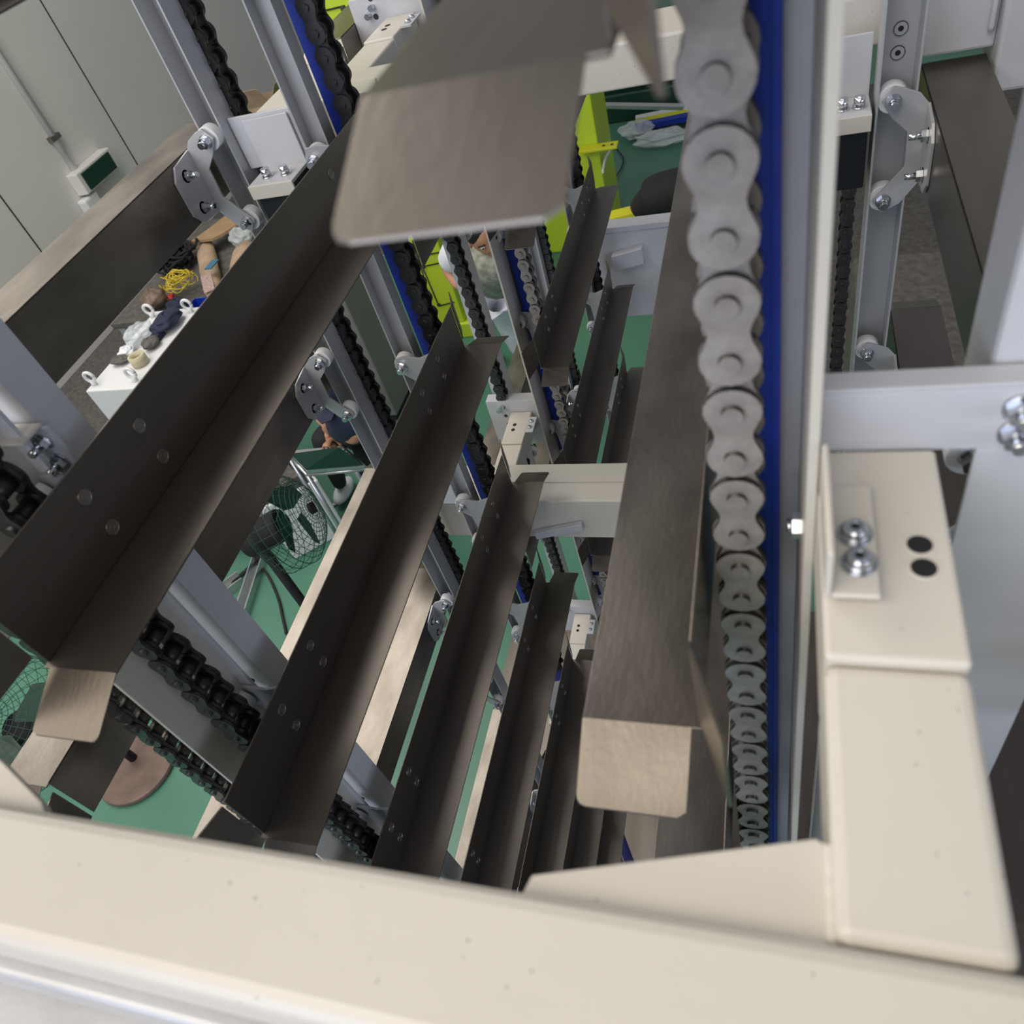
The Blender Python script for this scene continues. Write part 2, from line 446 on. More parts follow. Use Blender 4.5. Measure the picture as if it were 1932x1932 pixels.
angle_column('rear pale angle column with a thin white edge left of the rear blue rail', -.516, -1, 1.288, 1.37, .016)
def rail(label, x0, x1, y0, y1):
    c = thing('chain_guide_rail', label, 'rail', (0,0,0), 'blue chain guide rails')
    MB().box(x0, x1, y0, y1, ZB, ZT).build('guide_body', BLUE, c, .0006)
    MB().box(x1-.0035, x1, y0-.0022, y0, ZB, ZT).build('side_lip', BLUE, c, .0004)
    return c
rail('bright blue plastic rail behind the big bright chain', -.024, .0013, .288, .304)
rail('dark blue rail beside the far left roller channel', -.5235, -.491, .917, .93)
rail('rear blue rail behind the grey rear chain', -.508, -.474, 1.352, 1.366)

# small hex bolt through the white column flange and its bracket
br = thing('column_bracket', 'small white angle bracket with two dome screws joining white column to cover plate', 'bracket')
TZ = -.24
b = MB().box(.0155, .0180, .170, .222, TZ+.003, TZ+.028); b.build('upright_leaf', CREAM, br, .0012)
b = MB().box(.0180, .0335, .170, .222, TZ+.0031, TZ+.0056); b.build('flat_leaf', CREAM, br, .0008)
for px, py in ((1620, 1062), (1612, 1008)):
    p = at(px, py, Z=TZ+.006)
    d = MB().cyl((p.x, p.y, TZ+.0057), (p.x, p.y, TZ+.0068), .0062, 24); d.build('washer', ZINC, br)
    d = MB().cyl((p.x, p.y, TZ+.0068), (p.x, p.y, TZ+.0085), .0056, 24, .0050); d.cyl((p.x, p.y, TZ+.0085), (p.x, p.y, TZ+.0103), .0050, 24, .0032)
    d.ringcyl((p.x, p.y, TZ+.0100), (p.x, p.y, TZ+.0109), .0032, .0017, 20)
    dm = d.build('dome_screw', ZINC, br)
    MB().cyl((p.x, p.y, TZ+.0098), (p.x, p.y, TZ+.0104), .0017, 6).build('hex_socket', HOLE, dm)
p = at(1512, 992, X=.011)
d = MB().cyl((.0068, p.y, p.z), (.0126, p.y, p.z), .0062, 6); d.cyl((.0045, p.y, p.z), (.0068, p.y, p.z), .0034, 14)
d.cyl((.0126, p.y, p.z), (.0128, p.y, p.z), .0070, 20); d.build('hex_nut', ZINC, br)
q = at(1590, 1000, X=.020)
d = MB().cyl((.0180, p.y, p.z), (.0245, p.y, p.z), .0052, 20); d.build('bolt_head', ZINC, br, .0006)

# ------------------------------------------------------------------ near frame: painted tubes
cr = lambda b, n, par=None, bv=.004, m=CREAM, lab=None: b.build(n, m, par, bv, None, 3)
bm = cr(MB().box(-1.05, .30, .018, .0625, TZ-.05, TZ), 'near_cross_tube', None, .006)
tag(bm, 'wide cream painted square tube crossing the bottom of the picture', 'tube')
st = cr(MB().box(.0150, .0590, .0630, .1485, TZ-.05, TZ-.0030), 'side_tube', None, .004)
tag(st, 'cream square tube running away from the bottom right corner joint', 'tube')
cp = thing('cover_plate', 'flat cream cover plate with two drilled holes at right', 'plate')
b = cr(MB().box(.0152, .0590, .1485, .2465, TZ-.045, TZ), 'plate_body', cp, .002)
for px, py in ((1735, 1028), (1743, 1072)):
    p = at(px, py, Z=TZ)
    MB().cyl((p.x, p.y, TZ-.001), (p.x, p.y, TZ+.0002), .0043, 24).build('drilled_hole', HOLE, cp)
    MB().ringcyl((p.x, p.y, TZ-.001), (p.x, p.y, TZ+.0004), .0048, .0043, 24).build('hole_rim', CREAM, cp)
# welded gussets
def gusset(label, pts, par=None):
    g = thing('corner_gusset', label, 'gusset', (0,0,0), 'welded corner gussets')
    MB().slab([(p[0], p[1], TZ-.010) for p in pts], (0, 0, -.006)).build('plate', CREAM, g, .0008)
    return g
a = at(988, 1660, Z=TZ-.01); b_ = at(1003, 1650, Z=TZ-.01); c_ = at(1545, 1582, Z=TZ-.01); e_ = at(1556, 1592, Z=TZ-.01)
g = gusset('cream triangular gusset plate welded in the lower right corner', [(a.x, .0625), (b_.x, b_.y), (c_.x-.001, c_.y), (.0148, e_.y), (.0148, .0625)])
w = MB().tube([(.0150, .0635+.027*i/12, TZ-.0095+.0006*math.sin(i*2.2)) for i in range(13)], .0022, 8); w.build('weld_bead', CREAM, g)
pL = at(78, 1512, Z=TZ-.01); pM = at(0, 1432, Z=TZ-.01)
gusset('cream gusset tip at the lower left edge', [(pL.x+.006, .0625), (pL.x, pL.y), (pM.x, pM.y), (-.36, pM.y+.012), (-.36, .0625)])
lt = cr(MB().box(-1.05, -.155, .012, .058, TZ-.115, TZ-.056), 'lower_cross_tube', None, .003, GALV)
tag(lt, 'shadowed grey tube below the wide cream tube at the bottom edge', 'tube')
lt = cr(MB().box(-.1545, .30, .012, .058, TZ-.115, TZ-.056), 'lower_cross_tube', None, .003, CREAM)
tag(lt, 'pale tube section right of the seam under the wide cream tube', 'tube')
# near right flange bracket with bolts
fb = thing('sprocket_bracket', 'grey folded bracket plate at right with a flat top flange and bolts', 'bracket')
zc = -.2115
MB().box(.0165, .30, .2475, .2500, TZ-.002, zc).build('front_plate', PAINT, fb, .0006)
MB().box(.0165, .30, .2475, .2585, zc, zc+.0022).build('top_flange', PAINT, fb, .0006)
MB().box(.0735, .127, .2475, .2500, -.62, TZ-.002).build('side_plate', PAINT, fb, .0006)
for px, py in ((1915, 815), (1926, 768)):
    p = at(px, py, Y=.2475)
    n = MB().cyl((p.x, .2475, p.z), (p.x, .2460, p.z), .0062, 20); n.cyl((p.x, .2460, p.z), (p.x, .2415, p.z), .0052, 6); n.cyl((p.x, .2415, p.z), (p.x, .2370, p.z), .0026, 12)
    n.build('bolt', ZINC, fb)
# blurred white upright at right edge standing on the flange
up = MB().box(.0755, .11, .2600, .300, -.26, .06).build('upright_post', PAINT, None, .003); tag(up, 'out-of-focus white upright at the right picture edge above the grey flange', 'post')
# left near bracket
fb = thing('sprocket_bracket', 'small grey bracket plate with two zinc bolts at the left edge', 'bracket')
MB().box(-.63, -.486, .3165, .3195, -.345, -.2705).build('front_plate', PAINT, fb, .0006)
MB().box(-.63, -.492, .298, .3195, -.2705, -.2680).build('top_flange', CREAM, fb, .0006)
for px, py in ((84, 832), (116, 868)):
    p = at(px, py, Y=.3165)
    n = MB().cyl((p.x, .3165, p.z), (p.x, .3150, p.z), .0068, 20); n.cyl((p.x, .3150, p.z), (p.x, .3095, p.z), .0058, 6); n.cyl((p.x, .3095, p.z), (p.x, .3010, p.z), .0032, 12)
    n.build('bolt', ZINC, fb)

# ------------------------------------------------------------------ far cross beams and tensioners
def beam_pair(zt, labs, x0=-.66, x1=.16):
    y0, hb_ = (.938, .105) if zt < -.5 else (.972, .05)
    a = cr(MB().box(x0, x1, y0, y0+.0485, zt-hb_, zt), 'cross_tube', None, .003, CREAM); tag(a, labs[0], 'tube')
    b = cr(MB().box(x0, x1, y0+.0505, y0+.101, zt-hb_, zt-.002), 'cross_tube', None, .003, CREAM); tag(b, labs[1], 'tube')
beam_pair(-.300, ('upper cross tube behind the big blurred plate', 'cream upper rear cross tube touching the upper cross tube'), -.60, .16)
beam_pair(-1.030, ('pale cross tube with a blue-tinted front face in the picture centre', 'cream cross tube behind the central blue-tinted one, with pencil marks'), -.80, .0)
beam_pair(-1.95, ('deep cross tube under the central pair, front', 'deep cross tube under the central pair, rear'), -.60, .0)
b = MB(); a0 = at(1010, 1002, Y=.932); a1 = at(1098, 985, Y=.932)
b.hexa([(a0.x,.925,a0.z-.018),(a1.x,.925,a1.z-.018),(a1.x,.937,a1.z-.018),(a0.x,.937,a0.z-.018),(a0.x,.925,a0.z),(a1.x,.925,a1.z),(a1.x,.937,a1.z),(a0.x,.937,a0.z)])
o = b.build('weld_brace', PAINT, None, .001); tag(o, 'small slanted brace welded on the central cross tube front face', 'brace')
# rear machine far guard panel
pz = at(1145, 431, Y=2.05).z
o = thing('rear_cross_frame', 'blue-grey sheet faced cross frame at the rear, right of the sunlit tray', 'frame')
MB().box(-.52, .0, 2.05, 2.10, pz-.30, pz).build('face_panel', PAINT, o, .002)
MB().box(-.52, .0, 2.043, 2.05, pz-.012, pz+.004).build('top_lip', PAINT, o, .001)
a0 = at(1155, 478, Y=2.04); a1 = at(1212, 462, Y=2.04)
MB().hexa([(a0.x,2.02,a0.z-.05),(a1.x,2.02,a1.z-.05),(a1.x,2.05,a1.z-.05),(a0.x,2.05,a0.z-.05),(a0.x,2.02,a0.z),(a1.x,2.02,a1.z),(a1.x,2.05,a1.z),(a0.x,2.05,a0.z)]).build('weld_brace', PAINT, o, .002)

def tensioner(label, x0, x1, y, z, blockh):
    o = thing('chain_tensioner', label, 'tensioner', (0,0,0), 'chain tensioners')
    MB().box(x0, x1, y, y+.003, z, z+.062).build('back_plate', PAINT, o, .0006)
    MB().box(x0, x1, y-.045, y, z-.0005, z+.0035).build('shelf', PAINT, o, .0006)
    MB().box(x0, x1, y-.048, y-.045, z-.013, z+.0035).build('front_lip', CREAM, o, .0006)
    MB().box(x0+.002, x1-.002, y-.042, y+.03, z-blockh, z-.001).build('guide_block', BLACK, o, .002)
    for i in (.3, .72):
        xx = x0+(x1-x0)*i
        n = MB().cyl((xx, y-.026, z+.0036), (xx, y-.026, z+.005), .0072, 20); n.cyl((xx, y-.026, z+.005), (xx, y-.026, z+.014), .0055, 20); n.cyl((xx, y-.026, z+.014), (xx, y-.026, z+.0145), .0028, 6)
        n.build('socket_bolt', ZINC, o)
    return o
tensioner('white chain tensioner shelf with two socket bolts over a black block, upper left', -.607, -.545, .862, -.334, .06)
tensioner('partly hidden tensioner with a black block right of the white column', .050, .088, .90, -.373, .075)
cpz = MB().box(-.628, -.534, .8665, .870, -.330, -.268).build('tie_plate', PAINT, None, .001); tag(cpz, 'pale plate tying the two upper left roller channels together', 'plate')
# top right white beam behind the smudged tray
o = thing('right_end_frame', 'white welded end frame at the top right corner', 'frame')
MB().box(.1285, .206, .95, 1.0, -.362, -.29).build('cross_tube', PAINT, o, .003)
MB().box(.206, .256, .93, 1.0, -.40, -.27).build('corner_tube', PAINT, o, .004)
MB().tube([(.200, .947, -.345+.004*i) for i in range(13)], .003, 8).build('weld_bead', PAINT, o)
MB().box(.252, .32, .75, 1.0, -.37, -.30).build('outer_tube', PAINT, o, .004)

# rear machine side tubes with cover plates and brackets
def side_unit(z, lab1, lab2, lab3):
    a = cr(MB().box(-.585, -.535, 1.076, 1.200, z-.08, z-.003), 'side_tube', None, .003); tag(a, lab1, 'tube')
    c = thing('cover_plate', lab2, 'plate')
    MB().box(-.585, -.535, 1.200, 1.306, z-.05, z).build('plate_body', CREAM, c, .002)
    for yy in (1.245, 1.262):
        MB().cyl((-.566, yy, z-.001), (-.566, yy, z+.0004), .0045, 20).build('drilled_hole', HOLE, c)
    MB().box(-.535, -.5175, 1.235, 1.285, z-.001, z+.0016).build('bracket_leaf', PAINT, c)
    for yy in (1.25, 1.27):
        n = MB().cyl((-.527, yy, z+.0017), (-.527, yy, z+.006), .0055, 16, .003); n.build('dome_screw', ZINC, c)
    f = thing('sprocket_bracket', lab3, 'bracket')
    MB().box(-.64, -.520, 1.308, 1.311, z-.10, z+.032).build('front_plate', PAINT, f, .0006)
    MB().box(-.64, -.520, 1.311, 1.335, z+.030, z+.032).build('top_flange', PAINT, f, .0006)
    for xx in (-.612, -.602):
        n = MB().cyl((xx, 1.308, z+.02+(xx+.60)), (xx, 1.298, z+.02+(xx+.60)), .005, 6); n.build('bolt', ZINC, f)
side_unit(-.305, 'dirty cream side tube in front of the top rear bracket', 'cover plate of the top rear bracket beside the blurred plate edge', 'white top rear bracket plate with zinc bolts at the top edge')
side_unit(-1.127, 'cream side tube leading to the central cross tube', 'cream cover plate with two holes above the central cross tube', 'grey rear bracket plate behind the central cover plate')
side_unit(-1.945, 'deep side tube under the cross beam', 'deep cover plate with two holes beside the long brown tray', 'deep rear bracket plate')
e0 = at(622, 70, Z=-.4); e1 = at(660, 105, Z=-.4)
o = MB().box(e0.x, e1.x, 1.25, 2.6, -.47, -.40).build('rear_side_beam', CREAM, None, .003); tag(o, 'cream beam running diagonally in front of the lime machine at the top', 'beam')

# ------------------------------------------------------------------ wall conduit and switch box
cx = wx+.02
p0 = at(5, 95, X=cx); p1 = at(150, 335, X=cx)
o = thing('wall_conduit', 'white conduit pipe with a clip running down the grey wall', 'pipe')
MB().cyl((cx, p1.y, p1.z), (cx, p1.y, 2.4), .03, 14).build('pipe', WHITE, o)
pc = at(98, 262, X=cx); MB().box(cx-.02, cx+.035, p1.y-.06, p1.y+.06, pc.z-.02, pc.z+.02).build('pipe_clip', GLOVE, o)
sb = thing('wall_switch_box', 'grey wall switch box with dark cover and small plug', 'switch box')
q0 = at(152, 335, X=wx+.1); q1 = at(215, 300, X=wx+.1)
MB().box(wx, wx+.12, q0.y-.05, q1.y, q0.z-.14, q0.z+.05).build('box_body', WALLM, sb, .01)
MB().box(wx+.12, wx+.135, q0.y, q1.y-.05, q0.z-.12, q0.z+.03).build('dark_cover', DKG, sb, .005)
MB().box(wx, wx+.10, q0.y-.12, q0.y+.08, q0.z-.30, q0.z-.16).build('plug', WHITE, sb, .02)

# ------------------------------------------------------------------ cabinet with clutter
cz = -1.9
A = at(167, 738, Z=cz); B = at(265, 722, Z=cz); C = at(378, 578, Z=cz); D = at(285, 588, Z=cz)
cab = thing('control_cabinet', 'white control cabinet with lifting eyes below the brown tray', 'cabinet')
x0, x1, y0, y1 = (A.x+D.x)/2, B.x, A.y, (C.y+D.y)/2
MB().box(x0, x1, y0, y1, fz+.06, cz).build('body', WHITE, cab, .006)
MB().box(x0+.03, x1-.03, y0+.03, y1-.03, fz, fz+.06).build('plinth', DARKG, cab)
MB().box(x1+.002, x1+.03, y0+.02, y1-.02, fz+.1, cz-.03).build('door', WHITE, cab, .004)
for xx, yy in ((x0+.03, y0+.05), (x1-.04, y0+.06), (x0+.03, y1-.06), (x1-.04, y1-.05)):
    e = MB().cyl((xx, yy, cz), (xx, yy, cz+.025), .014, 12)
    e.tube([(xx+.028*math.cos(2*math.pi*i/20), yy, cz+.05+.028*math.sin(2*math.pi*i/20)) for i in range(21)], .009, 8)
    e.build('lifting_eye', WHITE, cab)
def lump(name, lab, cat, px, py, z, r, m, rough=.18, seed=1, sc=(1,1,1), group=None):
    z0_ = z if z < fz+.3 else (cz if abs(z-cz) < .06 else jz); p = at(px, py, Z=z); p.z = (z0_ if z >= fz+.3 else fz)+r*sc[2]*(1.05+rough); o = MB().blob((0,0,0), r*sc[0], r*sc[1], r*sc[2], 20, 12, rough, seed).build(name, m, None, 0, p)
    s = o.modifiers.new('sub', 'SUBSURF'); s.levels = 1; s.render_levels = 1
    return tag(o, lab, cat, group)
lump('plastic_bag', 'crumpled clear plastic bag on the white cabinet', 'bag', 262, 632, cz+.03, .075, PLASTIC, .3, 3, (1,1.3,.45))
lump('plastic_bag', 'dark blue plastic bag on the white cabinet near a lifting eye', 'bag', 315, 608, cz+.03, .085, NAVY, .25, 4, (.9,1.3,.4))
lump('work_glove', 'grey cap-shaped glove bundle on the white cabinet', 'glove', 283, 646, cz+.03, .05, GLOVE, .2, 5, (1,1,.5))
lump('work_glove', 'flattened grey glove at the front of the cabinet top', 'glove', 225, 680, cz+.02, .05, GLOVE, .35, 6, (1.1,.7,.35))
lump('paper_wad', 'white crumpled paper beside the tape roll on the cabinet', 'paper', 240, 663, cz+.02, .05, WHITEC, .35, 8, (.9,1,.4))
p = at(267, 686, Z=cz+.002)
o = MB().ringcyl(p, p+Vector((0,0,.055)), .045, .032, 28).build('tape_roll', TAPE); tag(o, 'beige roll of tape on the white cabinet', 'tape roll')
p = at(300, 637, Z=cz+.002); o = MB().box(-.03,.03,-.03,.03,0,.03).build('small_box', NAVY, None, .003, p); tag(o, 'small square navy box on the white cabinet', 'box')

# ------------------------------------------------------------------ junk pile on a bench behind
jz = -2.45
bn0 = at(285, 600, Z=jz); bn1 = at(470, 400, Z=jz)
o = thing('work_bench', 'low bench under the heap of sacks and cables', 'bench')
bx0, bx1, by0, by1 = at(310,560,Z=jz).x-.3, at(440,540,Z=jz).x+.10, at(300,590,Z=jz).y-.1, min(at(440,400,Z=jz).y+.25, at(487, 190, Z=-1.75).y-.32)-.12
MB().box(bx0, bx1, by0, by1, jz-.04, jz).build('bench_top', GLOVE, o)
for xx in (bx0+.05, bx1-.05):
    for yy in (by0+.05, by1-.05): MB().box(xx-.03, xx+.03, yy-.03, yy+.03, fz+.006, jz-.04).build('leg', GALV, o)
def sack(name, lab, cat, p0, p1, r, m, seed):
    a = at(*p0, Z=jz+r*.9); b = at(*p1, Z=jz+r*.9); d = b-a; n = 12; mb = MB(); rnd = random.Random(seed)
    pts = []; k = 0
    for i in range(n+1):
        t = i/n; rr = r*(1-.5*abs(2*t-1)**4); c = a+d*t
        for j in range(16):
            an = 2*math.pi*j/16; q = 1+.12*(rnd.random()-.5)
            side = Vector((-d.y, d.x, 0)).normalized()
            mb.v.append(tuple(c+side*(rr*1.25*q*math.cos(an))+Vector((0,0,1))*(rr*.8*q*math.sin(an))))
    for i in range(n):
        for j in range(16):
            j2 = (j+1) % 16; mb.f.append((i*16+j, i*16+j2, (i+1)*16+j2, (i+1)*16+j)); mb.sm.append(True)
    mb.f.append(tuple(range(15, -1, -1))); mb.f.append(tuple(n*16+j for j in range(16))); mb.sm += [False, False]
    return tag(mb.build(name, m), lab, cat)
sack('paper_sack', 'long kraft paper sack with a blue patch leaning across the pile', 'sack', (386, 455), (404, 562), .060, KRAFT, 2)
sack('paper_sack', 'wide creased kraft sack at the right of the pile', 'sack', (464, 462), (454, 540), .082, KRAFT, 3)
p0 = at(400, 500, Z=jz+.16); o = MB().box(-.03,.03,-.06,.06,0,.008).build('blue_label', mat('faded_blue_paper', (.05,.16,.26), .7), None, 0, p0); tag(o, 'faded blue card lying between two kraft sacks', 'card')
def sheet(name, lab, cat, pxs, z, th, m):
    pts = [at(x, y, Z=z) for x, y in pxs]; return tag(MB().slab(pts, (0,0,-th)).build(name, m), lab, cat)
sheet('cardboard_sheet', 'flattened brown cardboard above the sacks', 'cardboard', [(360,455),(395,430),(440,395),(455,418),(420,440),(400,450)], jz+.13, .02, CARD)
sheet('cardboard_sheet', 'dark brown carton scrap right of the wide kraft sack', 'cardboard', [(484,470),(502,460),(502,500),(486,520)], jz+.10, .02, RUST)
sheet('printed_leaflet', 'pale pink printed leaflet beside the yellow wires', 'paper', [(378,522),(398,515),(405,545),(385,553)], jz+.10, .004, PINK)
mb = MB(); rnd = random.Random(4); c = at(338, 492, Z=jz+.06)
for i in range(26):
    ox, oy, oz = rnd.uniform(-.06,.06), rnd.uniform(-.08,.08), rnd.uniform(-.02,.09); r = rnd.uniform(.05,.11)
    mb.tube([c+Vector((ox+r*math.cos(a*.5), oy+r*math.sin(a*.5)*1.2, oz+.02*math.sin(a*1.3+i))) for a in range(13)], .011, 6)
tag(mb.build('cable_coil', BLACKC), 'tangled black cable coil on the pile', 'cable')
mb = MB(); c = at(335, 535, Z=jz+.10)
for i in range(16):
    ox, oy, oz = rnd.uniform(-.09,.09), rnd.uniform(-.03,.03), rnd.uniform(-.02,.07); r = rnd.uniform(.03,.08)
    mb.tube([c+Vector((ox+r*math.cos(a*.5)*1.4, oy+r*math.sin(a*.5), oz+.02*math.sin(a*1.1+i))) for a in range(13)], .0035, 6)
tag(mb.build('wire_bundle', YEL), 'loose bundle of yellow wires on the black cable', 'wires')
p = at(372, 574, Z=jz+.095)
o = thing('parts_bin', 'bright blue plastic parts bin', 'bin', p)
MB().box(-.07,.07,-.08,.08,-.09,-.085).build('bottom', BLUE, o); MB().box(-.07,-.065,-.08,.08,-.085,0).build('side', BLUE, o); MB().box(.065,.07,-.08,.08,-.085,0).build('side', BLUE, o)
MB().box(-.065,.065,.075,.08,-.085,0).build('back', BLUE, o); MB().box(-.065,.065,-.08,-.075,-.085,-.04).build('front', BLUE, o)
lump('paper_bag', 'crumpled brown paper bag left of the blue bin', 'bag', 292, 566, jz+.07, .10, RUST, .16, 12, (1,1,.7))
lump('red_cloth', 'small red cloth under the yellow wires', 'cloth', 322, 560, jz+.05, .03, RED, .3, 13)
lump('blue_cloth', 'dark blue cloth heap behind the lifting eye', 'cloth', 336, 577, jz+.04, .07, NAVY, .25, 14, (1.2,1,.6))
lump('clear_bag', 'cloudy clear bag right of the cardboard on the pile', 'bag', 452, 440, jz+.10, .10, PLASTIC, .3, 15, (1,1,.6))

# ------------------------------------------------------------------ lime machine and friends
Ly = 4.6
lm = thing('lime_machine', 'tall lime green machine housing with black seams', 'machine')
b0 = at(822, 612, Y=Ly); b1 = at(862, 600, Y=Ly)
xl = at(594, 30, Y=Ly).x; xr = b1.x+.05; zb = b0.z
MB().box(xl, xr, Ly, Ly+1.2, zb, 1.2).build('housing', LIME, lm, .01)
def seam(pts, w=.012):
    q = [at(x, y, Y=Ly-.001) for x, y in pts]
    m_ = MB()
    for a, b in zip(q[:-1], q[1:]): m_.tube([(a.x, Ly-.001, a.z), (b.x, Ly-.001, b.z)], w/2, 4)
    return m_
for pts in ([(797,503),(828,577)], [(797,503),(838,494)], [(828,577),(857,570)], [(780,485),(840,474)], [(604,22),(650,11)], [(650,11),(655,24)], [(838,445),(845,480)]):
    seam(pts).build('panel_seam', DARKG, lm)
for px, py in ((799, 503), (828, 575), (843, 477), (647, 16)):
    p = at(px, py, Y=Ly-.004); MB().cyl((p.x, Ly, p.z), (p.x, Ly-.01, p.z), .014, 12).build('seam_screw', DBOLT, lm)
MB().box(xr-.35, xr-.12, Ly-.02, Ly+.3, fz, zb).build('foot', LIME, lm, .01)
MB().box(xl+.1, xl+.35, Ly-.02, Ly+.3, fz, zb).build('foot', LIME, lm, .01)
l2 = thing('lime_column', 'lime green machine column with a yellow tab beyond the blurred plate', 'machine')
a = at(1118, 330, Z=fz+.6); b = at(1150, 300, Z=fz+.6)
ly = a.y
MB().box(a.x-.5, b.x-.02, ly, ly+.5, fz, -1.5).build('column_body', LIME, l2, .01)
p = at(1146, 272, Y=ly-.02); MB().box(p.x-.2, p.x+.08, ly-.10, ly-.005, p.z-.01, p.z+.01).build('mounting_tab', CYEL, l2, .004)
hb = at(1148, 272, Y=ly-.11); 
for dx in (0, .06): MB().cyl((p.x-.02+dx, ly-.06, p.z+.0095), (p.x-.02+dx, ly-.06, p.z+.012), .012, 12).build('tab_hole', HOLE, l2)
def cable(name, lab, pts, z, r, m):
    q = [at(x, y, Z=z) for x, y in pts]; out = []
    for i in range(len(q)-1):
        a0 = q[max(i-1, 0)]; a1 = q[i]; a2 = q[i+1]; a3 = q[min(i+2, len(q)-1)]
        for k in range(6):
            t = k/6; out.append(.5*((2*a1)+(a2-a0)*t+(2*a0-5*a1+4*a2-a3)*t*t+(3*a1-a0-3*a2+a3)*t*t*t))
    out.append(q[-1]); return tag(MB().tube(out, r, 6).build(name, m), lab, 'cable')
cable('thin_cable', 'thin dark cable looping on the green floor by the yellow tab', [(1162,280),(1176,300),(1168,325),(1150,345)], fz+.02, .006, DARKG)
cable('thin_cable', 'white cable hanging off the lime column', [(1150,285),(1142,300),(1137,325)], fz+.7, .010, WHITE)
# tub, packed profiles and plastic wrap on the floor
p = at(1195, 185, Z=fz+.1)
o = thing('dark_tub', 'long dark green tub on the floor beyond the blurred plate', 'tub', (p.x, p.y, fz))
MB().box(-.75,.75,-.28,.28,0,.03).build('bottom', DKG, o); 
for s_ in (-1, 1):
    MB().box(-.78,.78,s_*.28-.02,s_*.28+.02,0,.26).build('side', DKG, o, .01); MB().box(s_*.76-.02,s_*.76+.02,-.26,.26,0,.26).build('end', DKG, o, .01)
def bar(name, lab, p0, p1, z, w, h, mats):
    a = at(*p0, Z=z); b = at(*p1, Z=z); d = (b-a).normalized(); n = Vector((-d.y, d.x, 0)); o = thing(name, lab, 'profile')
    k = len(mats); 
    for i, m_ in enumerate(mats):
        u = a+n*(w*(i/k-.5)); v = b+n*(w*(i/k-.5)); u2 = u+n*(w/k); v2 = v+n*(w/k)
        MB().hexa([u, v, v2, u2]+[q+Vector((0,0,h)) for q in (u, v, v2, u2)]).build('strip', m_, o)
    return o
bar('packed_profile', 'wrapped white, yellow and blue profile strip on the floor', (1200,238),(1330,212), fz+.06, .26, .05, [BLUE, CYEL, WHITE])
bar('thin_bar', 'grey bar leaning across the dark tub', (1140,202),(1290,205), fz+.3, .07, .03, [ALU])
lump('plastic_wrap', 'crumpled clear wrap at the end of the packed profile', 'wrap', 1200, 243, fz+.10, .13, PLASTIC, .35, 21, (1.2,1,.5))
lump('plastic_wrap', 'shiny crumpled clear wrap on the green floor', 'wrap', 1252, 262, fz+.07, .17, PLASTIC, .4, 22, (1.5,.6,.35))
o = bar('spirit_level', 'bright yellow level held by the black sleeved arm', (1146,416),(1196,404), -2.3, .10, .03, [CYEL]); o['category'] = 'level'

# ------------------------------------------------------------------ pedestal fans, rails, stand
def fan(lab, ctr, axis, R, post_top, m, hub=True, n=48):
    o = thing('pedestal_fan', lab, 'fan', (0,0,0), 'wire cage fans')
    c = Vector(ctr); ax = Vector(axis).normalized(); u = ax.orthogonal().normalized(); w = ax.cross(u)
    g = MB()
    def rg(r, d, t=.0022):
        g.tube([c+ax*d+u*(r*math.cos(2*math.pi*i/40))+w*(r*math.sin(2*math.pi*i/40)) for i in range(41)], t*.6, 5)
    for k in range(1, 13):
        f = k/12; rg(R*f, .10*(1-f**3))
    for d in (.0, -.05, -.10): rg(R, d, .0028)
    for k in range(1, 10, 2):
        f = k/10; rg(R*f, -.10-.07*(1-f**2))
    for k in range(30):
        a = 2*math.pi*k/30; dv = u*math.cos(a)+w*math.sin(a)
        g.tube([c+ax*(.10*(1-(i/6)**3))+dv*(R*i/6) for i in range(1, 7)]+[c-ax*.10+dv*R]+[c-ax*(.10+.07*(1-(i/6)**2))+dv*(R*i/6) for i in range(5, 0, -1)], .0011, 4)
    g.build('wire_cage', m, o)
    MB().cyl(c-ax*.05, c-ax*.24, .07, 20).build('motor', BLACKC, o, .01)
    MB().cyl(c+ax*.105, c+ax*.09, .025, 20).build('badge_disc', BLACKC, o)
    for k in range(3):
        a = 2*math.pi*k/3; dv = (u*math.cos(a)+w*math.sin(a)); sv = dv.cross(ax)
        pts = [c+dv*.04-sv*.02-ax*.01, c+dv*R*.5-sv*.10-ax*.03, c+dv*R*.7-sv*.06-ax*.02, c+dv*R*.7+sv*.07+ax*.02, c+dv*R*.45+sv*.09+ax*.03, c+dv*.04+sv*.02+ax*.01]
        MB().slab(pts, ax*.003).build('blade', DKG, o)
    return o
fc = at(552, 978, Z=-2.05)
o = fan('wire cage pedestal fan standing on green floor beside the white louvred unit', fc, (.9, .35, .25), .20, None, WIRE)
pa = at(476, 1008, Z=-2.1); pp = at(476, 1008, Z=-2.1)
MB().cyl((pa.x, pa.y, fz+.04), (pa.x, pa.y, -2.02), .022, 14).build('pole', BLACKC, o)
MB().cyl((pa.x, pa.y, -2.04), fc-Vector((.9,.35,.25)).normalized()*.22, .02, 10).build('neck', BLACKC, o)
MB().cyl((pa.x, pa.y, fz), (pa.x, pa.y, fz+.04), .2, 36).build('base', RUST, o, .01)
dc = at(262, 1448, Z=fz)
f2 = at(20, 1350, Z=-2.1)
fq = at(12, 1368, Z=-2.2)
o = fan('green wire cage fan at left edge with a round brown iron base', fq, (.1, -.3, .9), .27, None, WIRE)
MB().cyl((dc.x, dc.y, fz), (dc.x, dc.y, fz+.035), .205, 40).build('base', RUST, o, .01)
MB().cyl((dc.x-.03, dc.y+.03, fz+.03), (dc.x-.03, dc.y+.03, fz+.6), .022, 14).build('pole', BLACKC, o)
MB().cyl((dc.x-.03, dc.y+.03, fz+.6), fq-Vector((.1,-.3,.9)).normalized()*.2, .02, 14).build('neck', BLACKC, o)
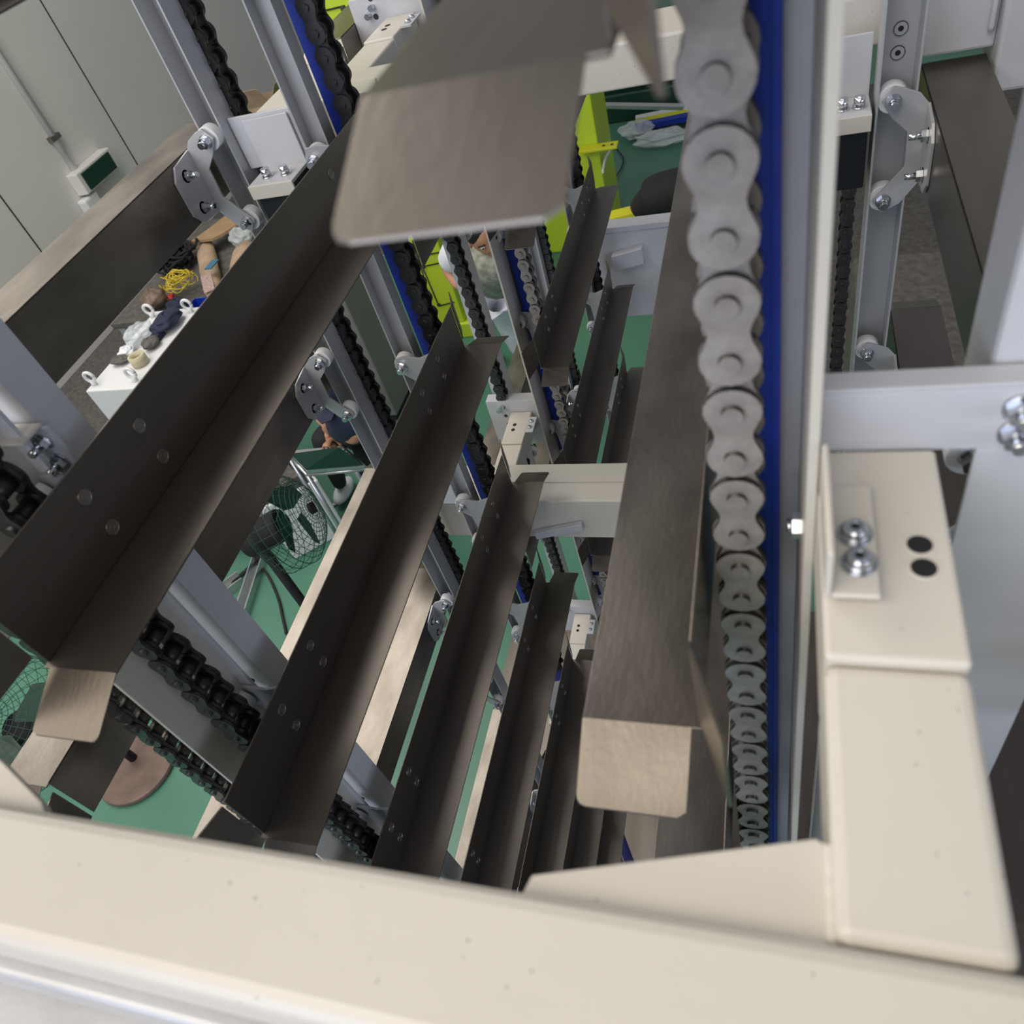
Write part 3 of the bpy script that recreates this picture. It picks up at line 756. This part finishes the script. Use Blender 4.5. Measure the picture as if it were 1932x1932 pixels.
def chan_on_floor(lab, p0, p1, w):
    a = at(*p0, Z=fz+.03); b = at(*p1, Z=fz+.03); d = (b-a).normalized(); n = Vector((-d.y, d.x, 0)); o = thing('steel_profile', lab, 'profile')
    up_ = Vector((0,0,1))
    def pr(o0, o1, z0, z1, nm):
        u, v = a+n*o0, b+n*o0; u2, v2 = a+n*o1, b+n*o1
        MB().hexa([u+up_*z0, v+up_*z0, v2+up_*z0, u2+up_*z0, u+up_*z1, v+up_*z1, v2+up_*z1, u2+up_*z1]).build(nm, ALU, o)
    pr(-w/2, w/2, -.03, -.025, 'web'); pr(-w/2, -w/2+.006, -.025, .03, 'flange'); pr(w/2-.006, w/2, -.025, .03, 'flange'); 
    return o, a, b, d, n
o, a, b, d, n = chan_on_floor('slotted steel profile lying on the green floor, its holed end low', (500,1020), (420,1268), .07)
for k in range(5):
    q = b-d*(.05+.07*k)+n*.0; MB().cyl((q.x, q.y, fz+.0055), (q.x, q.y, fz+.0065), .012, 10).build('slot', HOLE, o)
chan_on_floor('second steel profile lying across under the fan', (455,1090), (412,1122), .08)
cable('floor_cable', 'thin black cable curving down the green floor', [(482,1060),(505,1085),(525,1130),(533,1165),(540,1196)], fz+.012, .008, DARKG)
cable('floor_cable', 'thick black cable pair beside the steel profiles', [(490,1050),(460,1080),(435,1098),(425,1100)], fz+.015, .012, DARKG)
cable('floor_cable', 'pale cable curving under the laptop stand', [(560,957),(590,962),(620,957),(650,940)], fz+.012, .010, WHITE)
# white louvred unit
lu_ = thing('louvred_unit', 'white louvred ventilation unit with a dark window', 'ventilation unit')
p0 = at(492, 962, Z=-2.75); p1 = at(600, 905, Z=-2.75); p2 = at(560, 862, Z=-2.75); d = (p1-p0); n = (p2-p1)*1.15
MB().hexa([Vector((q.x, q.y, fz)) for q in (p0, p1, p1+n, p0+n)]+[p0, p1, p1+n, p0+n]).build('casing', WHITE, lu_, .01)
for i in range(18):
    s_ = p0+n*(.06+.05*i if .06+.05*i < .95 else .95); e_ = s_+d*.95+Vector((0,0,.004)); s2 = s_+d*.04+Vector((0,0,.004))
    MB().tube([s2, e_], .0045, 5).build('louvre', DARKG, lu_) if i % 1 == 0 and .06+.05*i < .95 else None
w0 = p0+d*.5+n*.25+Vector((0,0,.006)); MB().hexa([w0, w0+d*.3, w0+d*.3+n*.5, w0+n*.5]+[q+Vector((0,0,.02)) for q in (w0, w0+d*.3, w0+d*.3+n*.5, w0+n*.5)]).build('dark_window', GLOVE, lu_)
# laptop and stand
lz = -2.4
ls = thing('folding_stand', 'thin metal stand holding the laptop', 'stand')
s0 = at(580, 896, Z=lz-.02); s1 = at(692, 885, Z=lz-.02); s3 = at(648, 845, Z=lz-.02); s2 = s0+(s3-s1)*1.0
for a_, b_2 in ((s0, s1), (s1, s3), (s3, s2), (s2, s0)): MB().tube([a_, b_2], .010, 8).build('frame_bar', ALU, ls)
for q in (s0, s1, s2, s3): MB().tube([q, Vector((q.x, q.y, fz))], .012, 8).build('leg', ALU, ls)
lp = thing('laptop', 'dark green lidded laptop half open on the stand', 'laptop')
k0 = at(582, 893, Z=lz); k1 = at(690, 884, Z=lz); dd = k1-k0; back = at(650, 846, Z=lz)-k1; 
MB().hexa([k0, k1, k1+back, k0+back]+[q+Vector((0,0,.02)) for q in (k0, k1, k1+back, k0+back)]).build('base', ALU, lp, .002)
lk0 = at(550, 857, Z=lz+.10); lk1 = at(642, 845, Z=lz+.14); 
z2 = Vector((0,0,.022))
MB().hexa([k0+z2, k1+z2, lk1+Vector((0,0,0)), lk0]+[q+Vector((0,-.004,.008)) for q in (k0+z2, k1+z2, lk1, lk0)]).build('lid', DKG, lp)
kb = k0+dd*.55+back*.55+z2
for i in range(5):
    for j in range(3):
        q = k1-dd*(.30-.055*i)+back*(.52+.13*j)+z2; MB().box(-.008,.008,-.006,.006,0,.003).build('key', WHITE, lp, 0, q)

# ------------------------------------------------------------------ people
def skinmesh(name, nodes, edges, m, parent=None, lvl=2):
    me = bpy.data.meshes.new(name); me.from_pydata([tuple(n_[0]) for n_ in nodes], edges, [])
    me.materials.append(m); o = bpy.data.objects.new(name, me); COL.objects.link(o)
    s_ = o.modifiers.new('skin', 'SKIN'); s_.use_smooth_shade = True
    if not me.skin_vertices: 
        bpy.context.view_layer.update()
    for v, n_ in zip(me.skin_vertices[0].data, nodes): v.radius = (n_[1], n_[2] if len(n_) > 2 else n_[1])
    me.skin_vertices[0].data[0].use_root = True
    ss = o.modifiers.new('sub', 'SUBSURF'); ss.levels = lvl; ss.render_levels = lvl
    if parent: o.parent = parent
    return o
def hand(parent, wrist, dirn, side, m=SKIN):
    d = Vector(dirn).normalized(); s_ = (Vector(side)-d*Vector(side).dot(d)).normalized(); nrm = d.cross(s_)
    nodes = [(wrist, .024, .018), (wrist+d*.045, .032, .014), (wrist+d*.082, .034, .013)]; edges = [(0,1),(1,2)]
    for i, (off, ln) in enumerate(((-.030,.062), (-.010,.074), (.010,.078), (.029,.068))):
        b = wrist+d*.085+s_*off; k = len(nodes)
        nodes += [(b, .0092), (b+d*ln*.5+nrm*.004+s_*off*.15, .0085), (b+d*ln*.85+nrm*(-.012)+s_*off*.2, .0078)]
        edges += [(2, k), (k, k+1), (k+1, k+2)]
    k = len(nodes); b = wrist+d*.03+s_*.030
    nodes += [(b, .012), (b+d*.03+s_*.022, .0105), (b+d*.055+s_*.028, .009)]; edges += [(1, k), (k, k+1), (k+1, k+2)]
    return skinmesh('hand', nodes, edges, m, parent, 2)
def head(parent, c, face, up_, m=SKIN, r=.095):
    f = Vector(face).normalized(); u = (Vector(up_)-f*Vector(up_).dot(f)).normalized(); s_ = f.cross(u)
    b = MB()
    def P(x, y, z): return c+s_*x+f*y+u*z
    k = len(b.v); n, m_ = 28, 18
    for i in range(m_+1):
        th = math.pi*i/m_
        for j in range(n):
            ph = 2*math.pi*j/n; x = math.sin(th)*math.cos(ph)*.076; y = math.sin(th)*math.sin(ph)*.096; z = math.cos(th)*.118
            if z < 0: x *= 1+z*2.2; y = y*(1+z*1.2)+(.018*(-z/.118) if y > 0 else 0)
            if y > 0:
                if -.045 < z < .012 and abs(x) < .016: y += .022*(1-abs(x)/.016)*(1-abs(z+.02)/.035 if abs(z+.02) < .035 else 0)
                if abs(z-.012) < .02 and .012 < abs(x) < .05: y -= .008
            b.v.append(tuple(P(x, y, z)))
    for i in range(m_):
        for j in range(n):
            j2 = (j+1) % n; b.f.append((i*n+j, (i+1)*n+j, (i+1)*n+j2, i*n+j2)); b.sm.append(True)
    h = b.build('head', m, parent)
    for sg in (-1, 1):
        MB().blob(P(sg*.030, .082, .010), .012, .008, .007, 10, 6).build('eye', WHITEC, h)
        e = MB().blob(P(sg*.030, .088, .010), .005, .005, .005, 8, 5); e.build('pupil', HAIR, h)
        MB().tube([P(sg*.012, .092, .030), P(sg*.03, .094, .034), P(sg*.048, .082, .029)], .004, 6).build('eyebrow', HAIR, h)
        MB().blob(P(sg*.076, .0, -.008), .010, .018, .030, 10, 8).build('ear', m, h)
    MB().tube([P(-.024, .084, -.058), P(0, .093, -.056), P(.024, .084, -.058)], .0055, 6).build('mouth', mat('lips', (.35,.12,.09), .5), h)
    return h, P
# seated person with navy cap at the laptop
per = thing('person', 'person in a navy cap and black trousers sitting at the laptop, arm across', 'person')
hz = -2.05
elbow = at(668, 826, Z=-2.22); wr = at(597, 786, Z=-2.12); sh = at(690, 770, Z=-1.98)
sh2 = at(628, 775, Z=-2.05)
hd = at(618, 742, Z=-1.95)
hip = at(660, 800, Z=-2.75); chest = (sh+sh2)/2+Vector((.0,.04,-.12))
skinmesh('torso', [(hip, .15, .12), ((hip+chest)/2, .15, .11), (chest, .16, .11), (sh, .075), (sh2, .075)], [(0,1),(1,2),(2,3),(2,4)], NAVY, per)
skinmesh('forearm', [(sh*.45+elbow*.55, .050), (elbow, .045), (elbow*.5+wr*.5, .038), (wr, .027)], [(0,1),(1,2),(2,3)], SKIN, per)
hand(per, wr, (wr-elbow), (0,0,1))
w2 = at(617, 815, Z=-2.20); e2 = at(622, 785, Z=-2.10)
skinmesh('forearm', [(e2, .042), (w2, .027)], [(0,1)], SKIN, per)
hand(per, w2, at(622, 840, Z=-2.28)-w2, at(640, 812, Z=-2.2)-w2)
kn1 = at(612, 832, Z=-2.45); kn2 = at(690, 835, Z=-2.45); ft = at(648, 925, Z=fz+.06); ft2 = at(700, 915, Z=fz+.06)
skinmesh('trousers', [(hip, .14, .12), (kn1, .085), (kn1*.4+ft*.6+Vector((0,0,.05)), .06), (ft+Vector((0,0,.05)), .045), (kn2, .085), (ft2+Vector((0,0,.05)), .045)], [(0,1),(1,2),(2,3),(0,4),(4,5)], BLACKC, per)
MB().blob(ft, .055, .12, .045, 16, 8).build('shoe', WHITEC, per); MB().blob(ft2, .055, .12, .045, 16, 8).build('shoe', WHITEC, per)
h, P = head(per, hd+Vector((.03,.03,0)), (-.2,-.8,-.55), (0,-.2,1))
b = MB(); k = 0
for i in range(8):
    th = math.pi/2*i/7
    for j in range(24):
        ph = 2*math.pi*j/24; b.v.append(tuple(P(.086*math.sin(th)*math.cos(ph), .106*math.sin(th)*math.sin(ph), .03+.105*math.cos(th))))
for i in range(7):
    for j in range(24): j2 = (j+1) % 24; b.f.append((i*24+j, (i+1)*24+j, (i+1)*24+j2, i*24+j2)); b.sm.append(True)
cp_ = b.build('cap', NAVY, per)
MB().slab([P(-.07, .07, .035), P(-.05, .15, .03), P(0, .175, .028), (P(.05, .15, .03)), P(.07, .07, .035)], P(0,0,.008)-P(0,0,0)).build('peak', NAVY, cp_)
# bending person in camouflage shirt
per = thing('person', 'person in a camouflage shirt and white sleeve guards bending beside the lime machine', 'person')
fcx = at(908, 447, Z=-1.75)
h, P = head(per, fcx+Vector((0,.03,.0)), (.45,-.75,-.35), (-.1,-.3,.9))
MB().blob(P(0,-.02,.045), .086, .10, .09, 20, 10).build('hair', HAIR, per)
shR = at(950, 492, Z=-1.88); shL = at(870, 455, Z=-1.85); hp = at(935, 560, Z=-2.35)+Vector((0,.15,0)); ch2 = (shR+shL)/2+Vector((.02,.06,-.12))
skinmesh('torso', [(hp, .15, .12), ((hp+ch2)/2, .16, .12), (ch2, .17, .12), (shR, .085), (shL, .085), (fcx+Vector((0,.03,-.1)), .05)], [(0,1),(1,2),(2,3),(2,4),(2,5)], CAMO, per)
el = at(846, 505, Z=-2.05); wr = at(870, 545, Z=-2.12)
skinmesh('sleeve', [(shL, .085), (shL*.4+el*.6, .085), (el+Vector((0,0,.02)), .07)], [(0,1),(1,2)], WHITEC, per)
skinmesh('forearm', [(el*.7+shL*.3, .050), (el, .052), (wr, .032)], [(0,1),(1,2)], SKIN, per)
hand(per, wr, at(885, 560, Z=-2.2)-wr, (0,0,1))
k1_ = at(900, 600, Z=-2.75); k2_ = at(950, 600, Z=-2.75)
skinmesh('trousers', [(hp, .15, .13), (k1_, .08), (Vector((k1_.x, k1_.y+.1, fz+.08)), .05), (k2_, .08), (Vector((k2_.x, k2_.y+.1, fz+.08)), .05)], [(0,1),(1,2),(0,3),(3,4)], WHITEC, per)
for k_ in (k1_, k2_): MB().blob((k_.x, k_.y+.04, fz+.05), .055, .13, .05, 14, 8).build('shoe', BLACKC, per)
# person in black shirt
per = thing('person', 'person in a black short sleeved shirt crouching on the green floor at upper centre', 'person')
s1_ = at(1232, 372, Z=-2.15); hp = at(1290, 380, Z=-2.75); s2_ = at(1300, 350, Z=-2.1)
el = at(1197, 400, Z=-2.30); wr = at(1192, 420, Z=-2.42)
skinmesh('torso', [(hp, .17, .14), ((hp+s1_+s2_)/3, .18, .14), ((s1_+s2_)/2, .17, .12), (s1_, .10), (s2_, .10), (s1_*.5+el*.5, .080), (el*.85+s1_*.15, .065)], [(0,1),(1,2),(2,3),(2,4),(3,5),(5,6)], BLACKC, per)
skinmesh('forearm', [(el*.8+s1_*.2, .052), (el, .046), (wr, .03)], [(0,1),(1,2)], SKIN, per)
hand(per, wr, wr-el, (1,0,0))
kk = at(1310, 430, Z=-2.6); kf = Vector((kk.x, kk.y+.1, fz+.06))
skinmesh('trousers', [(hp, .16, .14), (kk, .085), (kf, .05), (kk+Vector((.25,.05,0)), .085), (kf+Vector((.25,.05,0)), .05)], [(0,1),(1,2),(0,3),(3,4)], NAVY, per)
for dx in (0, .25): MB().blob((kf.x+dx, kf.y-.03, fz+.05), .05, .13, .05, 14, 8).build('shoe', BLACKC, per)
h, P = head(per, (s1_+s2_)/2+Vector((.36,.06,.20)), (0,.8,-.3), (0,0,1))
MB().blob(P(0,-.02,.045), .086, .10, .09, 20, 10).build('hair', HAIR, per)

# dark box added where the floor lies in shade at lower right, and pale panel under the bottom tubes
o = thing('shade_box', 'dark box added in place of the shaded floor at far right', 'enclosure')
MB().box(.32, 2.2, -1.2, 3.4, fz+.05, -2.1).build('housing', GLOVE, o, .02)
MB().box(.36, 2.16, -1.16, 3.36, fz, fz+.05).build('plinth', DARKG, o)
MB().box(.9, 1.5, .2, .9, -2.1, -2.09).build('access_lid', GLOVE, o, .003)
o = MB().box(-1.05, .30, -.20, .060, -.44, -.41).build('lower_ledge', GALV, None, .002); tag(o, 'pale ledge at the very bottom left corner under the tubes', 'ledge')

p = at(487, 190, Z=-1.75)
o = thing('open_carton', 'open beige carton with flaps up between the two upper left chains', 'carton', (p.x, p.y, 0))
for a_ in ((-.20,.20,-.16,-.155), (-.20,.20,.155,.16), (-.20,-.195,-.155,.155), (.195,.20,-.155,.155)): MB().box(*a_, -2.02, -1.75).build('side', KRAFT, o)
MB().box(-.195,.195,-.155,.155,-2.02,-2.015).build('bottom', KRAFT, o)
MB().slab([(-.2,-.16,-1.75),(.2,-.16,-1.75),(.19,-.24,-1.60),(-.19,-.24,-1.60)], (0,.004,.002)).build('flap', KRAFT, o)
MB().slab([(.2,-.15,-1.75),(.2,.15,-1.75),(.29,.14,-1.62),(.29,-.14,-1.62)], (-.004,0,.002)).build('flap', KRAFT, o)
t_ = thing('carton_stand', 'grey stand under the open beige carton', 'stand', (p.x, p.y, 0))
MB().box(-.3,.3,-.25,.25,-2.05,-2.021).build('shelf_board', GALV, t_)
for xx in (-.27,.27):
    for yy in (-.22,.22): MB().box(xx-.02,xx+.02,yy-.02,yy+.02,fz,-2.05).build('leg', GALV, t_)

o = MB().box(-.626, -.534, .8665, .870, -.958, -.900).build('tie_plate', PAINT, None, .001); tag(o, 'pale tie plate between the roller channels just left of the scratched tray', 'plate')
o = MB().box(wx+.02, wx+1.5, 1.0, 12, fz, fz+.006).build('shade_mat', GLOVE); tag(o, 'dark grey mat added for the shaded floor along the grey wall', 'mat')  # dark sheet added in place of floor shade by the wall
g_ = at(755, 797, Z=fz); o = thing('grey_cabinet', 'plain grey cabinet behind the channels left of the long black tray', 'cabinet', (g_.x, g_.y, fz))
MB().box(-.55, 0, 0, .5, .06, 1.15).build('body', WALLM2, o, .01); MB().box(-.52, -.03, .03, .47, 0, .06).build('plinth', DARKG, o)
MB().cyl((-.16, -.03, .05), (-.16, -.03, 1.15), .022, 12).build('front_rail', DBOLT, o)
MB().box(-.305, -.299, -.004, 0, .1, 1.12).build('door_gap', DARKG, o)

o = MB().box(.17, 3.0, 3.45, 8.0, fz, fz+.006).build('shade_mat', GLOVE); tag(o, 'dark mat added for the shaded floor behind the right roller channel', 'mat')  # thin dark sheet added for the floor shade past the right channel

o = MB().box(-1.25, .20, .0, 2.2, fz, fz+.03).build('base_skid', STEEL); tag(o, 'dark steel base skid under the machine columns', 'base')
